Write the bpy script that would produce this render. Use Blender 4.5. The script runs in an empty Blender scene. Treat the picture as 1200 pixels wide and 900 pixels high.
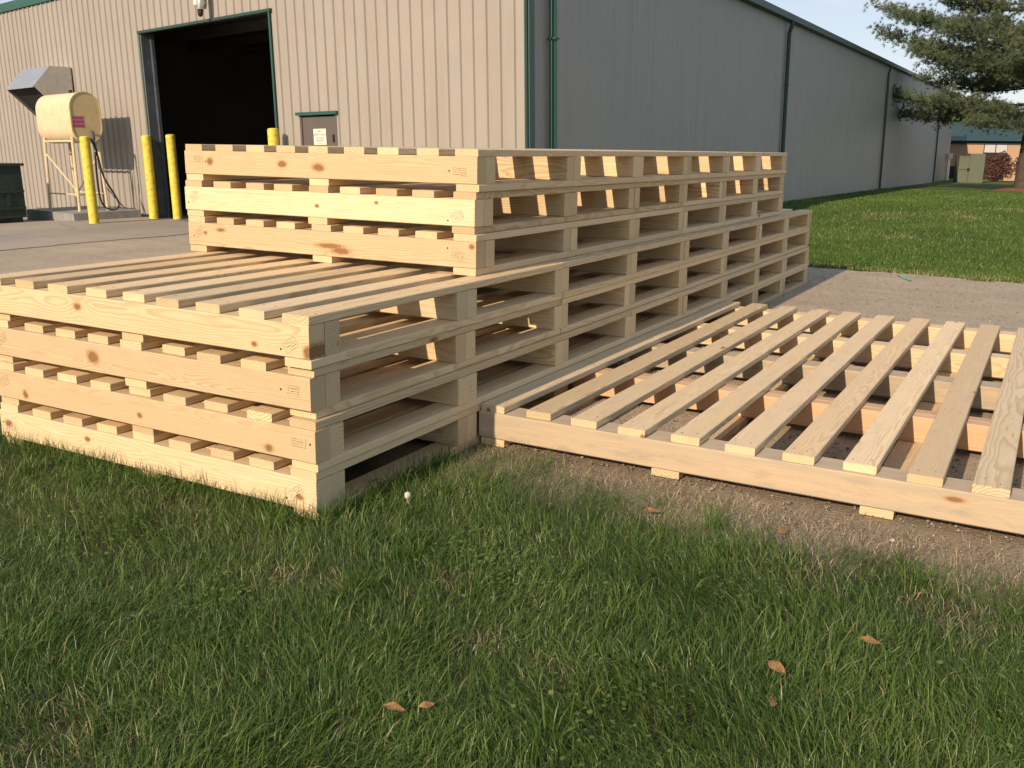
import bpy, bmesh, math, random
import numpy as np
from mathutils import Matrix, Vector
random.seed(7)
RNG = np.random.default_rng(11)
SC = bpy.context.scene
COL = SC.collection

# ------------------------------------------------------------------ camera, sky, sun, exposure
CAM = (2.5176, -2.8838, 1.5283)
cd = bpy.data.cameras.new('camera')
cam = bpy.data.objects.new('camera', cd); COL.objects.link(cam)
cam.location = CAM
cam.rotation_euler = (1.32924278, -0.01567289, 0.51087746)
cd.sensor_width = 36.0; cd.lens = 1127.64 / 1200 * 36.0
cd.clip_start = 0.05; cd.clip_end = 2000
SC.camera = cam

SUN_TRAVEL = Vector((0.172, 1.98, -1.0)).normalized()
SUN_EL = math.asin(-SUN_TRAVEL.z)
SUN_AZ = math.atan2(-SUN_TRAVEL.x, -SUN_TRAVEL.y)
w = bpy.data.worlds.new('World'); SC.world = w; w.use_nodes = True
wn, wl = w.node_tree.nodes, w.node_tree.links
bg = wn['Background']; bg.inputs['Strength'].default_value = 0.14
sky = wn.new('ShaderNodeTexSky'); sky.sky_type = 'NISHITA'; sky.sun_disc = False
sky.sun_elevation = SUN_EL; sky.sun_rotation = SUN_AZ
sky.air_density = 1.0; sky.dust_density = 0.5; sky.ozone_density = 3.6
# thin wisps of cloud
tc = wn.new('ShaderNodeTexCoord'); mp = wn.new('ShaderNodeMapping'); mp.inputs['Scale'].default_value = (2.2, 2.2, 6.0)
nz = wn.new('ShaderNodeTexNoise'); nz.inputs['Scale'].default_value = 2.6; nz.inputs['Detail'].default_value = 6; nz.inputs['Roughness'].default_value = 0.55
rp = wn.new('ShaderNodeValToRGB'); rp.color_ramp.elements[0].position = 0.56; rp.color_ramp.elements[1].position = 0.80
rp.color_ramp.elements[1].color = (0.22, 0.22, 0.22, 1)
mx = wn.new('ShaderNodeMix'); mx.data_type = 'RGBA'; mx.inputs[7].default_value = (4.2, 4.6, 5.2, 1)
wl.new(tc.outputs['Generated'], mp.inputs[0]); wl.new(mp.outputs[0], nz.inputs['Vector']); wl.new(nz.outputs[0], rp.inputs[0])
wl.new(rp.outputs[0], mx.inputs[0]); mb = wn.new('ShaderNodeMix'); mb.data_type = 'RGBA'; mb.inputs[0].default_value = 0.75; mb.inputs[7].default_value = (1.45, 2.3, 3.7, 1)
wl.new(sky.outputs[0], mb.inputs[6]); wl.new(mb.outputs[2], mx.inputs[6]); wl.new(mx.outputs[2], bg.inputs['Color'])
sd = bpy.data.lights.new('sun', 'SUN'); sd.energy = 2.7; sd.angle = math.radians(0.6); sd.color = (1.0, 0.98, 0.955)
sun = bpy.data.objects.new('sun', sd); COL.objects.link(sun)
sun.rotation_euler = SUN_TRAVEL.to_track_quat('-Z', 'Y').to_euler(); sun.location = (-5, -20, 20)
SC.view_settings.view_transform = 'Standard'; SC.view_settings.look = 'None'
SC.view_settings.exposure = 0.85; SC.view_settings.gamma = 1.0
SC.view_settings.use_white_balance = True; SC.view_settings.white_balance_temperature = 9300; SC.view_settings.white_balance_tint = 21

# ------------------------------------------------------------------ frames and ground height
# the paving falls slightly towards the door side, so plumb things stand in their own frame
PL = Matrix(((0.972, 0.235, -0.020, -3.6), (-0.235, 0.972, -0.019, 8.53), (0.015, 0.023, 1.0, 0.0), (0, 0, 0, 1)))
_c = [Vector(PL.col[i][:3]).normalized() for i in range(3)]
_c[1] = (_c[1] - _c[0] * _c[1].dot(_c[0])).normalized(); _c[2] = _c[0].cross(_c[1])
for i in range(3):
    for j in range(3): PL[j][i] = _c[i][j]
def gz(x, y):
    """ground height, works on arrays"""
    x = np.asarray(x, float); y = np.asarray(y, float)
    zl = -0.06 * np.clip(-14.0 - x, 0, 8)
    zr = np.interp(y, [-50, 13, 23.6, 41.6, 67, 80, 120, 400], [0, 0, .20, 0, -.32, -.44, -.8, -1.0])
    zr = zr * np.clip((x + 9) / 4, 0, 1)
    return zl + zr
def gzf(x, y): return float(gz(x, y))

# ------------------------------------------------------------------ node helpers
class NT:
    def __init__(s, name):
        s.m = bpy.data.materials.new(name); s.m.use_nodes = True
        s.n = s.m.node_tree.nodes; s.l = s.m.node_tree.links
        s.b = s.n['Principled BSDF']
    def add(s, t, **k):
        o = s.n.new(t)
        for a, v in k.items(): setattr(o, a, v)
        return o
    def set(s, sock, v):
        if isinstance(v, bpy.types.NodeSocket): s.l.new(v, sock)
        elif isinstance(v, (tuple, list)) and len(v) == 3 and sock.type == 'RGBA': sock.default_value = (*v, 1)
        else: sock.default_value = v
    def math(s, op, a, b=None, c=None, clamp=False):
        o = s.add('ShaderNodeMath', operation=op, use_clamp=clamp)
        for i, v in enumerate((a, b, c)):
            if v is not None: s.set(o.inputs[i], v)
        return o.outputs[0]
    def vmath(s, op, a, b=None, out=0):
        o = s.add('ShaderNodeVectorMath', operation=op)
        s.set(o.inputs[0], a)
        if b is not None: s.set(o.inputs[1], b)
        return o.outputs[out]
    def mix(s, f, a, b, blend='MIX'):
        o = s.add('ShaderNodeMix', data_type='RGBA', blend_type=blend)
        s.set(o.inputs[0], f); s.set(o.inputs[6], a); s.set(o.inputs[7], b); return o.outputs[2]
    def ramp(s, f, pts, interp='LINEAR'):
        o = s.add('ShaderNodeValToRGB'); r = o.color_ramp; r.interpolation = interp
        while len(r.elements) < len(pts): r.elements.new(0.5)
        for e, (p, c) in zip(r.elements, pts):
            e.position = p; e.color = (c, c, c, 1) if isinstance(c, (int, float)) else (*c, 1)
        s.set(o.inputs[0], f); return o.outputs[0]
    def noise(s, vec, scale, detail=3, rough=0.5, out=0, dist=0.0):
        o = s.add('ShaderNodeTexNoise'); s.set(o.inputs['Vector'], vec)
        o.inputs['Scale'].default_value = scale; o.inputs['Detail'].default_value = detail
        o.inputs['Roughness'].default_value = rough; o.inputs['Distortion'].default_value = dist
        return o.outputs[out]
    def voro(s, vec, scale, feature='F1', out='Distance', rand=1.0):
        o = s.add('ShaderNodeTexVoronoi', feature=feature); s.set(o.inputs['Vector'], vec)
        o.inputs['Scale'].default_value = scale; o.inputs['Randomness'].default_value = rand
        return o.outputs[out] if out else o
    def comb(s, x, y, z):
        o = s.add('ShaderNodeCombineXYZ')
        for i, v in enumerate((x, y, z)): s.set(o.inputs[i], v)
        return o.outputs[0]
    def sep(s, v):
        o = s.add('ShaderNodeSeparateXYZ'); s.set(o.inputs[0], v); return o.outputs
    def bump(s, h, strength=0.3, dist=0.01):
        o = s.add('ShaderNodeBump'); o.inputs['Strength'].default_value = strength; o.inputs['Distance'].default_value = dist
        s.set(o.inputs['Height'], h); s.l.new(o.outputs[0], s.b.inputs['Normal']); return o
    def obj(s): return s.add('ShaderNodeTexCoord').outputs['Object']
    def geo(s): return s.add('ShaderNodeNewGeometry').outputs['Position']
    def rnd(s): return s.add('ShaderNodeObjectInfo').outputs['Random']

def wood(name, light, late, warm, weather=0.0, knots=(), knotty=0.34):
    """solid-textured softwood: rings round a wandering pith, fibre streaks, knots, per-board tint"""
    t = NT(name); O = t.obj(); R = t.rnd()
    wnz = t.add('ShaderNodeTexWhiteNoise', noise_dimensions='1D'); t.set(wnz.inputs['W'], R)
    rc = t.sep(wnz.outputs['Color'])
    r2 = t.add('ShaderNodeTexWhiteNoise', noise_dimensions='1D'); t.set(r2.inputs['W'], t.math('ADD', R, 3.7))
    rd = t.sep(r2.outputs['Color'])
    ox, oy, oz = t.sep(O)
    off = t.math('MULTIPLY', R, 91.0)
    x = t.math('ADD', ox, off)
    # knots
    kv = t.comb(t.math('MULTIPLY', x, 2.1), t.math('MULTIPLY', t.math('ADD', oy, off), 6.5), t.math('MULTIPLY', t.math('ADD', oz, off), 6.5))
    vk = t.voro(kv, 1.0, out=None)
    keep = t.math('GREATER_THAN', t.sep(vk.outputs['Color'])[0], 1.0 - knotty)
    kd = t.math('ADD', vk.outputs['Distance'], t.math('MULTIPLY', t.math('SUBTRACT', 1.0, keep), 5.0))
    for (kx, ky, kz, ax, az) in knots:
        e = t.vmath('MULTIPLY', t.vmath('SUBTRACT', O, (kx, ky, kz)), (0.09 / ax, 0.02, 0.09 / az))
        e = t.vmath('ADD', e, t.vmath('MULTIPLY', t.vmath('SUBTRACT', t.noise(O, 30, 2, out=1), (.5, .5, .5)), (.06, 0, .06)))
        kd = t.math('MINIMUM', kd, t.vmath('LENGTH', e, out=1))
    kinf = t.math('POWER', 2.718, t.math('MULTIPLY', t.math('MULTIPLY', kd, kd), -18.0))
    # pith and rings
    wob = t.sep(t.vmath('SUBTRACT', t.noise(t.comb(t.math('MULTIPLY', x, 1.5), t.math('MULTIPLY', oy, 5.0), t.math('MULTIPLY', oz, 5.0)), 1.0, 2, .5, out=1), (.5, .5, .5)))
    py = t.math('MULTIPLY', t.math('SUBTRACT', rc[0], .5), .13); pz = t.math('MULTIPLY', t.math('SUBTRACT', rc[1], .5), .16)
    yy = t.math('ADD', t.math('SUBTRACT', oy, py), t.math('MULTIPLY', wob[0], .075))
    zz = t.math('ADD', t.math('SUBTRACT', oz, pz), t.math('MULTIPLY', wob[1], .075))
    r = t.math('SQRT', t.math('ADD', t.math('MULTIPLY', yy, yy), t.math('MULTIPLY', zz, zz)))
    r = t.math('ADD', r, t.math('MULTIPLY', kinf, .022))
    ph = t.math('MULTIPLY', r, t.math('ADD', 62.0, t.math('MULTIPLY', rc[2], 60.0)))
    ph = t.math('ADD', ph, t.noise(t.comb(t.math('MULTIPLY', x, 3.0), t.math('MULTIPLY', oy, 40.0), t.math('MULTIPLY', oz, 40.0)), 1.0, 2))
    fr = t.math('FRACT', ph)
    ring = t.ramp(fr, [(0, 0.0), (.45, .12), (.78, .75), (.92, 1.0), (1.0, 0.0)])
    fib = t.noise(t.comb(t.math('MULTIPLY', x, 6.0), t.math('MULTIPLY', oy, 420.0), t.math('MULTIPLY', oz, 420.0)), 1.0, 2)
    broad = t.noise(t.comb(t.math('MULTIPLY', x, 1.3), t.math('MULTIPLY', oy, 9.0), t.math('MULTIPLY', oz, 9.0)), 1.0, 3)
    base = t.mix(t.math('MULTIPLY', rd[0], .75), light, warm)
    base = t.mix(t.math('MULTIPLY', t.ramp(broad, [(.35, 0.0), (.75, 1.0)]), .35), base, warm)
    nx = t.math('ABSOLUTE', t.sep(t.add('ShaderNodeTexCoord').outputs['Normal'])[0]); endm = t.math('GREATER_THAN', nx, .8)
    lateF = t.math('MULTIPLY', ring, t.math('ADD', t.math('ADD', .30, t.math('MULTIPLY', rd[1], .55)), t.math('MULTIPLY', endm, .25)), clamp=True)
    c = t.mix(lateF, base, late)
    c = t.mix(t.math('MULTIPLY', t.ramp(fib, [(.35, 1.0), (.6, 0.0)]), .22), c, late)
    c = t.mix(t.ramp(rc[2], [(.62, 0.0), (.95, .26)]), c, (.62, .39, .22))
    c = t.mix(1.0, c, t.ramp(rd[2], [(0, .76), (1, 1.05)]), 'MULTIPLY')
    # handling marks: faint grey rub and dirt
    dirt = t.ramp(t.noise(t.comb(t.math('MULTIPLY', x, 5.0), t.math('MULTIPLY', oy, 18.0), t.math('MULTIPLY', oz, 18.0)), 1.0, 5, .65), [(.52, 0.0), (.74, 1.0)])
    c = t.mix(t.math('MULTIPLY', dirt, .16 + .45 * weather), c, (.20, .175, .14))
    if weather:
        gw = t.ramp(t.noise(t.comb(t.math('MULTIPLY', x, 2.0), t.math('MULTIPLY', oy, 26.0), t.math('MULTIPLY', oz, 26.0)), 1.0, 5, .6), [(.3, 0.0), (.7, 1.0)])
        c = t.mix(t.math('MULTIPLY', gw, weather), c, (.36, .305, .225))
    c = t.mix(t.ramp(kd, [(.090, .8), (.098, .28), (.14, 0.0)]), c, (.40, .21, .085))
    c = t.mix(t.ramp(t.math('ADD', kd, t.math('MULTIPLY', t.noise(O, 70, 2), .05)), [(.086, .85), (.094, 0.0)]), c, t.mix(t.math('FRACT', t.math('MULTIPLY', kd, 60.0)), (.16, .075, .036), (.27, .14, .065)))
    t.set(t.b.inputs['Base Color'], c)
    t.b.inputs['Roughness'].default_value = .68
    t.b.inputs['Specular IOR Level'].default_value = .25
    t.bump(t.math('ADD', t.math('MULTIPLY', fib, .7), t.math('MULTIPLY', ring, .5)), .35, .0015)
    return t.m

def simple(name, col, rough=.6, metal=0.0, vary=.12, scale=3.0, dirt=None, dirtamt=.3, spec=.4, bump=0.0):
    t = NT(name); P = t.geo()
    n = t.noise(P, scale, 5, .6)
    c = t.mix(1.0, col, t.ramp(n, [(.25, 1 - vary), (.75, 1 + vary)]), 'MULTIPLY')
    if dirt:
        d = t.ramp(t.noise(P, scale * 2.7, 6, .65), [(.48, 0.0), (.72, 1.0)])
        c = t.mix(t.math('MULTIPLY', d, dirtamt), c, dirt)
    t.set(t.b.inputs['Base Color'], c); t.b.inputs['Roughness'].default_value = rough
    t.b.inputs['Metallic'].default_value = metal; t.b.inputs['Specular IOR Level'].default_value = spec
    if bump: t.bump(t.noise(P, scale * 12, 4), bump, .004)
    return t.m

LIGHT, LATE, WARM = (.755, .61, .395), (.49, .30, .13), (.70, .52, .295)
M = {}
M['wood'] = wood('pine_fresh', LIGHT, LATE, WARM)
M['wood_deck'] = wood('pine_deck', (.79, .63, .40), (.51, .315, .145), (.71, .51, .285), weather=.06, knotty=.3)
M['wood_flat'] = wood('pine_flat_deck', (.81, .655, .43), (.52, .33, .155), (.75, .53, .28), weather=.10, knotty=.4)
M['wood_grey'] = wood('pine_weathered', (.54, .435, .285), (.38, .275, .16), (.52, .39, .235), weather=.75, knotty=.3)
M['wood_red'] = wood('fir_reddish', (.66, .43, .26), (.48, .26, .13), (.62, .39, .22), weather=.08, knotty=.3)
M['ink'] = simple('stamp_ink', (.045, .04, .04), .7, vary=.3, scale=60)
t = NT('tan_sheet_metal'); P = t.geo()
c = t.mix(1.0, (.312, .286, .242), t.ramp(t.noise(P, .9, 5, .6), [(.25, .95), (.75, 1.05)]), 'MULTIPLY')
c = t.mix(t.ramp(t.noise(t.vmath('MULTIPLY', P, (2.6, 2.6, .14)), 1.0, 5, .65), [(.50, 0.0), (.74, .26)]), c, (.19, .165, .13))
c = t.mix(t.ramp(t.noise(P, 2.3, 6, .65), [(.55, 0.0), (.75, .18)]), c, (.22, .185, .14))
t.set(t.b.inputs['Base Color'], c); t.b.inputs['Roughness'].default_value = .5; t.b.inputs['Specular IOR Level'].default_value = .35
t.bump(t.noise(P, .8, 3), .25, .02); M['paint_tan'] = t.m
M['green_trim'] = simple('green_trim_paint', (.014, .085, .062), .45, vary=.1)
M['dark_green'] = simple('dark_green_gutter', (.018, .060, .048), .45, vary=.12)
M['steel_dark'] = simple('dark_jamb_steel', (.055, .070, .085), .5, vary=.25, scale=2, dirt=(.16, .17, .18), dirtamt=.35)
M['interior'] = simple('interior_dark', (.15, .145, .14), .9, vary=.2, scale=.6)
M['concrete'] = simple('concrete_slab', (.25, .245, .235), .9, vary=.18, scale=2.5, dirt=(.10, .10, .10), dirtamt=.5, bump=.3)
M['yellow'] = simple('bollard_yellow', (.72, .57, .085), .55, vary=.10, scale=6, dirt=(.17, .13, .05), dirtamt=.6, bump=.15)
M['tank'] = simple('tank_cream', (.66, .53, .33), .55, vary=.06, scale=2.5, dirt=(.33, .22, .11), dirtamt=.30)
M['tank_end_shade'] = simple('tank_tan_end_shade', (.60, .455, .24), .55, vary=.07, scale=3, dirt=(.33, .22, .10), dirtamt=.3)  # darker copy of the tank colour: the end's shade is painted in
M['galv'] = simple('galvanised_sheet', (.60, .60, .57), .30, .8, vary=.10, scale=4, dirt=(.32, .30, .26), dirtamt=.3)
M['hood_shade'] = simple('hood_opening_shade', (.012, .012, .014), .9)  # near black, stands for the shade inside the hood
M['door_grey'] = simple('door_brown_grey', (.105, .09, .076), .45, vary=.05, scale=2)
M['sign_white'] = simple('sign_cream', (.78, .72, .55), .5, vary=.03)
M['sign_red'] = simple('sign_red', (.52, .06, .03), .5)
M['label_pink'] = simple('label_magenta', (.42, .075, .16), .5)
M['black'] = simple('black_rubber', (.014, .014, .015), .5)
M['dumpster'] = simple('dumpster_green', (.012, .030, .024), .5, vary=.2, scale=3, dirt=(.05, .045, .035), dirtamt=.4)
M['ubox'] = simple('utility_green', (.105, .122, .080), .55, vary=.06, scale=1.2)
M['salmon'] = simple('salmon_wall', (.42, .265, .165), .8, vary=.06, scale=.5)
M['teal_roof'] = simple('teal_metal_roof', (.012, .048, .042), .5, vary=.08, scale=.7)
M['glass_dark'] = simple('dark_window', (.03, .028, .03), .12, vary=.1, spec=.6)
M['white'] = simple('white_paint', (.42, .43, .42), .5, vary=.04)
M['bark'] = simple('pine_bark', (.070, .052, .040), .95, vary=.4, scale=6, bump=.6)
M['mulch'] = simple('red_mulch', (.20, .085, .045), .95, vary=.4, scale=9)
M['leaf_dry'] = simple('dry_leaf', (.30, .15, .055), .8, vary=.4, scale=60, dirt=(.12, .06, .03), dirtamt=.6)
M['mushroom'] = simple('mushroom_white', (.60, .57, .50), .7, vary=.2, scale=60)
M['strap'] = simple('green_strap', (.05, .42, .33), .5)
M['shrub'] = simple('russet_leaves', (.11, .045, .034), .8, vary=.5, scale=4)

# ------------------------------------------------------------------ mesh builder
class MB:
    def __init__(s): s.v = []; s.f = []
    def box(s, x0, x1, y0, y1, z0, z1, mat=None):
        b = len(s.v)
        for z in (z0, z1):
            for (x, y) in ((x0, y0), (x1, y0), (x1, y1), (x0, y1)):
                p = Vector((x, y, z)); s.v.append(tuple(mat @ p if mat else p))
        s.f += [(b, b+3, b+2, b+1), (b+4, b+5, b+6, b+7)] + [(b+i, b+(i+1) % 4, b+4+(i+1) % 4, b+4+i) for i in range(4)]
        return s
    def prism(s, poly, a0, a1, axis='x', smoothcap=True):
        """poly in the plane across the axis, extruded from a0 to a1"""
        b = len(s.v); n = len(poly)
        for a in (a0, a1):
            for (p, q) in poly:
                s.v.append({'x': (a, p, q), 'y': (p, a, q), 'z': (p, q, a)}[axis])
        s.f += [(b+i, b+(i+1) % n, b+n+(i+1) % n, b+n+i) for i in range(n)]
        s.f += [tuple(b+n-1-i for i in range(n)), tuple(b+n+i for i in range(n))]
        return s
    def tube(s, pts, rad, n=8, cap=True):
        b = len(s.v); pts = [Vector(p) for p in pts]
        if not hasattr(rad, '__len__'): rad = [rad] * len(pts)
        up = Vector((0, 0, 1))
        for i, p in enumerate(pts):
            d = (pts[min(i+1, len(pts)-1)] - pts[max(i-1, 0)]).normalized()
            a = d.cross(up if abs(d.z) < .95 else Vector((1, 0, 0))).normalized(); c = a.cross(d)
            for k in range(n):
                t = 2*math.pi*k/n; s.v.append(tuple(p + (a*math.cos(t) + c*math.sin(t))*rad[i]))
        for i in range(len(pts)-1):
            for k in range(n):
                s.f.append((b+i*n+k, b+i*n+(k+1) % n, b+(i+1)*n+(k+1) % n, b+(i+1)*n+k))
        if cap:
            s.f.append(tuple(b+k for k in range(n))[::-1]); s.f.append(tuple(b+(len(pts)-1)*n+k for k in range(n)))
        return s
    def quad(s, *p):
        b = len(s.v); s.v += [tuple(q) for q in p]; s.f.append(tuple(range(b, b+len(p)))); return s
    def build(s, name, mat, parent=None, smooth=False, fix=True):
        me = bpy.data.meshes.new(name); me.from_pydata(s.v, [], s.f)
        if fix:
            bm = bmesh.new(); bm.from_mesh(me); bmesh.ops.recalc_face_normals(bm, faces=bm.faces); bm.to_mesh(me); bm.free()
        me.materials.append(mat)
        if smooth:
            for p in me.polygons: p.use_smooth = True
        return link(name, me, parent)
def link(name, data, parent=None):
    o = bpy.data.objects.new(name, data); COL.objects.link(o)
    if parent is not None: o.parent = parent
    return o
def tag(o, label=None, cat=None, group=None, kind=None):
    for k, v in (('label', label), ('category', cat), ('group', group), ('kind', kind)):
        if v: o[k] = v
    return o
def empty(name, label, cat, group=None, mat=None):
    o = link(name, None); o.empty_display_size = .2
    if mat is not None: o.matrix_world = mat
    return tag(o, label, cat, group)
def soften(o, ang=40):
    """smooth shading with sharp creases"""
    me = o.data; bm = bmesh.new(); bm.from_mesh(me); a = math.radians(ang)
    for f in bm.faces: f.smooth = True
    for e in bm.edges: e.smooth = not (len(e.link_faces) == 2 and e.calc_face_angle(0) > a)
    bm.to_mesh(me); bm.free(); return o
def tri_mesh(name, V, F, mat, tone=None, parent=None, extra=None):
    me = bpy.data.meshes.new(name)
    me.vertices.add(len(V)); me.vertices.foreach_set('co', np.asarray(V, np.float32).ravel())
    n = len(F); me.loops.add(n*3); me.polygons.add(n)
    me.loops.foreach_set('vertex_index', np.asarray(F, np.int32).ravel())
    me.polygons.foreach_set('loop_start', np.arange(0, n*3, 3, dtype=np.int32))
    me.polygons.foreach_set('loop_total', np.full(n, 3, np.int32))
    me.update(calc_edges=True)
    if tone is not None:
        at = me.attributes.new('tone', 'FLOAT', 'POINT'); at.data.foreach_set('value', np.asarray(tone, np.float32))
    me.materials.append(mat)
    return link(name, me, parent)
def plumb(x, y, z=0, rz=0): return PL @ Matrix.Translation((x, y, z)) @ Matrix.Rotation(rz, 4, 'Z')
def plumb_ground(x, y):
    """local height of the ground under plumb-frame point x,y"""
    z = 0.0
    for _ in range(4):
        p = PL @ Vector((x, y, z)); z -= p.z - gzf(p.x, p.y)
    return z

# ------------------------------------------------------------------ ground surfaces
def wav(a, seed, amp, sc):
    r = np.random.default_rng(seed); o = np.zeros_like(np.asarray(a, float))
    for k in range(5):
        o = o + np.sin(np.asarray(a) * sc * (1.0 + 1.7*k) * r.uniform(.8, 1.2) + r.uniform(0, 6.3)) / (1 + .8*k)
    return o * amp / 2
def noise2(x, y, seed, sc):
    r = np.random.default_rng(seed); o = np.zeros_like(x)
    for k in range(9):
        a = r.uniform(0, 6.3); f = sc * r.uniform(.6, 2.4)
        o = o + np.sin((x*math.cos(a) + y*math.sin(a)) * f + r.uniform(0, 6.3))
    return o / 4.5
def near_edge(x):   # where the foreground lawn gives way to dirt
    return 1.20 - .13*np.clip(x - .7, 0, 1.6) + wav(x, 3, .07, 3.1)
def far_edge(x):
    return 10.52 - .045*np.clip(x, 0, 6) + wav(x, 5, .09, 2.3)

def grid_sheet(name, xs, ys, zoff, mat):
    X, Y = np.meshgrid(xs, ys); Z = gz(X, Y) + zoff
    V = np.stack([X, Y, Z], -1).reshape(-1, 3); nx = len(xs); F = []
    I = np.arange((len(ys)-1)*(nx)).reshape(len(ys)-1, nx)[:, :-1].ravel()
    F = np.concatenate([np.stack([I, I+1, I+nx+1], 1), np.stack([I, I+nx+1, I+nx], 1)])
    return tri_mesh(name, V, F, mat)

t = NT('lawn_ground'); P = t.geo(); px_, py_, pz_ = t.sep(P)
far = t.ramp(t.math('MULTIPLY', py_, .01), [(.085, 0.0), (.105, 1.0)])
n1 = t.noise(P, 3.0, 6, .65); n2 = t.noise(P, 55, 4, .7); n3 = t.noise(P, .35, 4, .55)
soil = t.mix(t.ramp(n2, [(.3, 0.0), (.7, 1.0)]), (.045, .045, .022), (.11, .10, .055))
soil = t.mix(t.ramp(n1, [(.45, 0.0), (.65, .8)]), soil, (.040, .066, .016))
# trodden dirt along the edge of the drive
dist = t.math('ABSOLUTE', t.math('SUBTRACT', py_, 1.22))
dirtm = t.ramp(t.math('ADD', dist, t.math('MULTIPLY', t.math('SUBTRACT', t.noise(P, 4, 4), .5), .5)), [(.28, 1.0), (.56, 0.0)])
dirtc = t.mix(t.ramp(n2, [(.3, 0.0), (.75, 1.0)]), (.19, .148, .10), (.42, .335, .23))
soil = t.mix(dirtm, soil, dirtc)
gf = t.mix(t.ramp(n2, [(.25, 0.0), (.75, 1.0)]), (.05, .082, .022), (.12, .165, .052))
gf = t.mix(t.ramp(n3, [(.35, 0.0), (.7, .55)]), gf, (.085, .098, .034))
gf = t.mix(t.ramp(t.noise(P, 1.1, 5, .6), [(.62, 0.0), (.76, .25)]), gf, (.17, .16, .07))
t.set(t.b.inputs['Base Color'], t.mix(far, soil, gf)); t.b.inputs['Roughness'].default_value = .95; t.b.inputs['Specular IOR Level'].default_value = .1
t.bump(t.math('ADD', n2, n1), .8, .03); M['lawn'] = t.m

t = NT('gravel_drive'); P = t.geo()
st = t.voro(t.vmath('ADD', P, t.vmath('MULTIPLY', t.noise(P, 40, 2, out=1), (.02, .02, .02))), 95, out=None); n1 = t.noise(P, 1.2, 5, .6); n2 = t.noise(P, 140, 3, .7)
gcol = t.ramp(t.sep(st.outputs['Color'])[0], [(0, (.26, .21, .148)), (.5, (.42, .345, .245)), (.85, (.50, .415, .305)), (1, (.62, .54, .42))])
gcol = t.mix(t.ramp(n2, [(.3, .5), (.6, 0.0)]), gcol, (.21, .178, .138))
gcol = t.mix(t.ramp(n1, [(.38, 0.0), (.66, .7)]), gcol, (.52, .42, .30))
trk = t.noise(t.vmath('MULTIPLY', P, (.10, 1.5, 1.0)), 1.6, 4, .55)
gcol = t.mix(t.ramp(trk, [(.42, 0.0), (.66, .55)]), gcol, (.36, .30, .23))
t.set(t.b.inputs['Base Color'], gcol); t.b.inputs['Roughness'].default_value = .95; t.b.inputs['Specular IOR Level'].default_value = .15
t.bump(t.math('ADD', t.noise(P, 60, 5, .75), t.math('MULTIPLY', n2, .5)), .7, .02); M['gravel'] = t.m

t = NT('worn_asphalt'); P = t.geo()
n1 = t.noise(P, .7, 5, .6); n2 = t.noise(P, 90, 4, .7)
ac = t.mix(t.ramp(n2, [(.3, 0.0), (.7, 1.0)]), (.29, .25, .195), (.42, .365, .285))
ac = t.mix(t.ramp(n1, [(.40, 0.0), (.66, .6)]), ac, (.25, .225, .195))
ck = t.voro(t.vmath('ADD', P, t.vmath('MULTIPLY', t.noise(P, 2, 3, out=1), (.5, .5, 0))), .33, 'DISTANCE_TO_EDGE')
ac = t.mix(t.ramp(ck, [(.002, .35), (.010, 0.0)]), ac, (.12, .105, .085))
t.set(t.b.inputs['Base Color'], ac); t.b.inputs['Roughness'].default_value = .93; t.b.inputs['Specular IOR Level'].default_value = .15
t.bump(n2, .5, .01); M['asphalt'] = t.m

def lin(*segs): return np.unique(np.concatenate([np.linspace(a, b, n) for a, b, n in segs]))
gxs = lin((-420, -40, 12), (-40, -9, 20), (-9, 8, 35), (8, 40, 17), (40, 420, 12))
gys = lin((-150, -5, 12), (-5, 13, 30), (13, 95, 42), (95, 600, 14))
tag(grid_sheet('lawn', gxs, gys, 0.0, M['lawn']), kind='structure')
# drive: columns with wavy edges
dx = lin((-40, -6, 60), (-6, 6, 240), (6, 60, 60)); NR = 24
V = []; F = []
for i, x in enumerate(dx):
    e0 = float(near_edge(x)) + .10 + (.30 + .1*float(wav(x, 8, .5, 4.0)))*min(max((x - .12)/.15, 0), 1); e1 = float(far_edge(x)) if x > -3.4 else 16.0
    if x < -2.3: e0 = 1.0 + float(wav(x, 3, .07, 3.1)) - .10*min(-2.3 - x, 12)
    for k in range(NR):
        y = e0 + (e1 - e0) * k / (NR - 1); V.append((x, y, gzf(x, y) + .006))
for i in range(len(dx)-1):
    for k in range(NR-1):
        a = i*NR + k; F += [(a, a+NR, a+NR+1), (a, a+NR+1, a+1)]
tag(tri_mesh('gravel_drive', V, F, M['gravel']), kind='structure')
V = []; F = []
ay = lin((-12, 13.0, 70)); ax_ = [None] + list(np.linspace(-11.5, -34, 20))
for y in ay:
    xs = [-10.32 + float(wav(y, 9, .08, 2.0))] + ax_[1:]
    for x in xs: V.append((x, y, gzf(x, y) + .014))
nx = len(ax_)
for i in range(len(ay)-1):
    for k in range(nx-1):
        a = i*nx + k; F += [(a, a+nx+1, a+1), (a, a+nx, a+nx+1)]
tag(tri_mesh('asphalt_apron', V, F, M['asphalt']), kind='structure')

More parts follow.
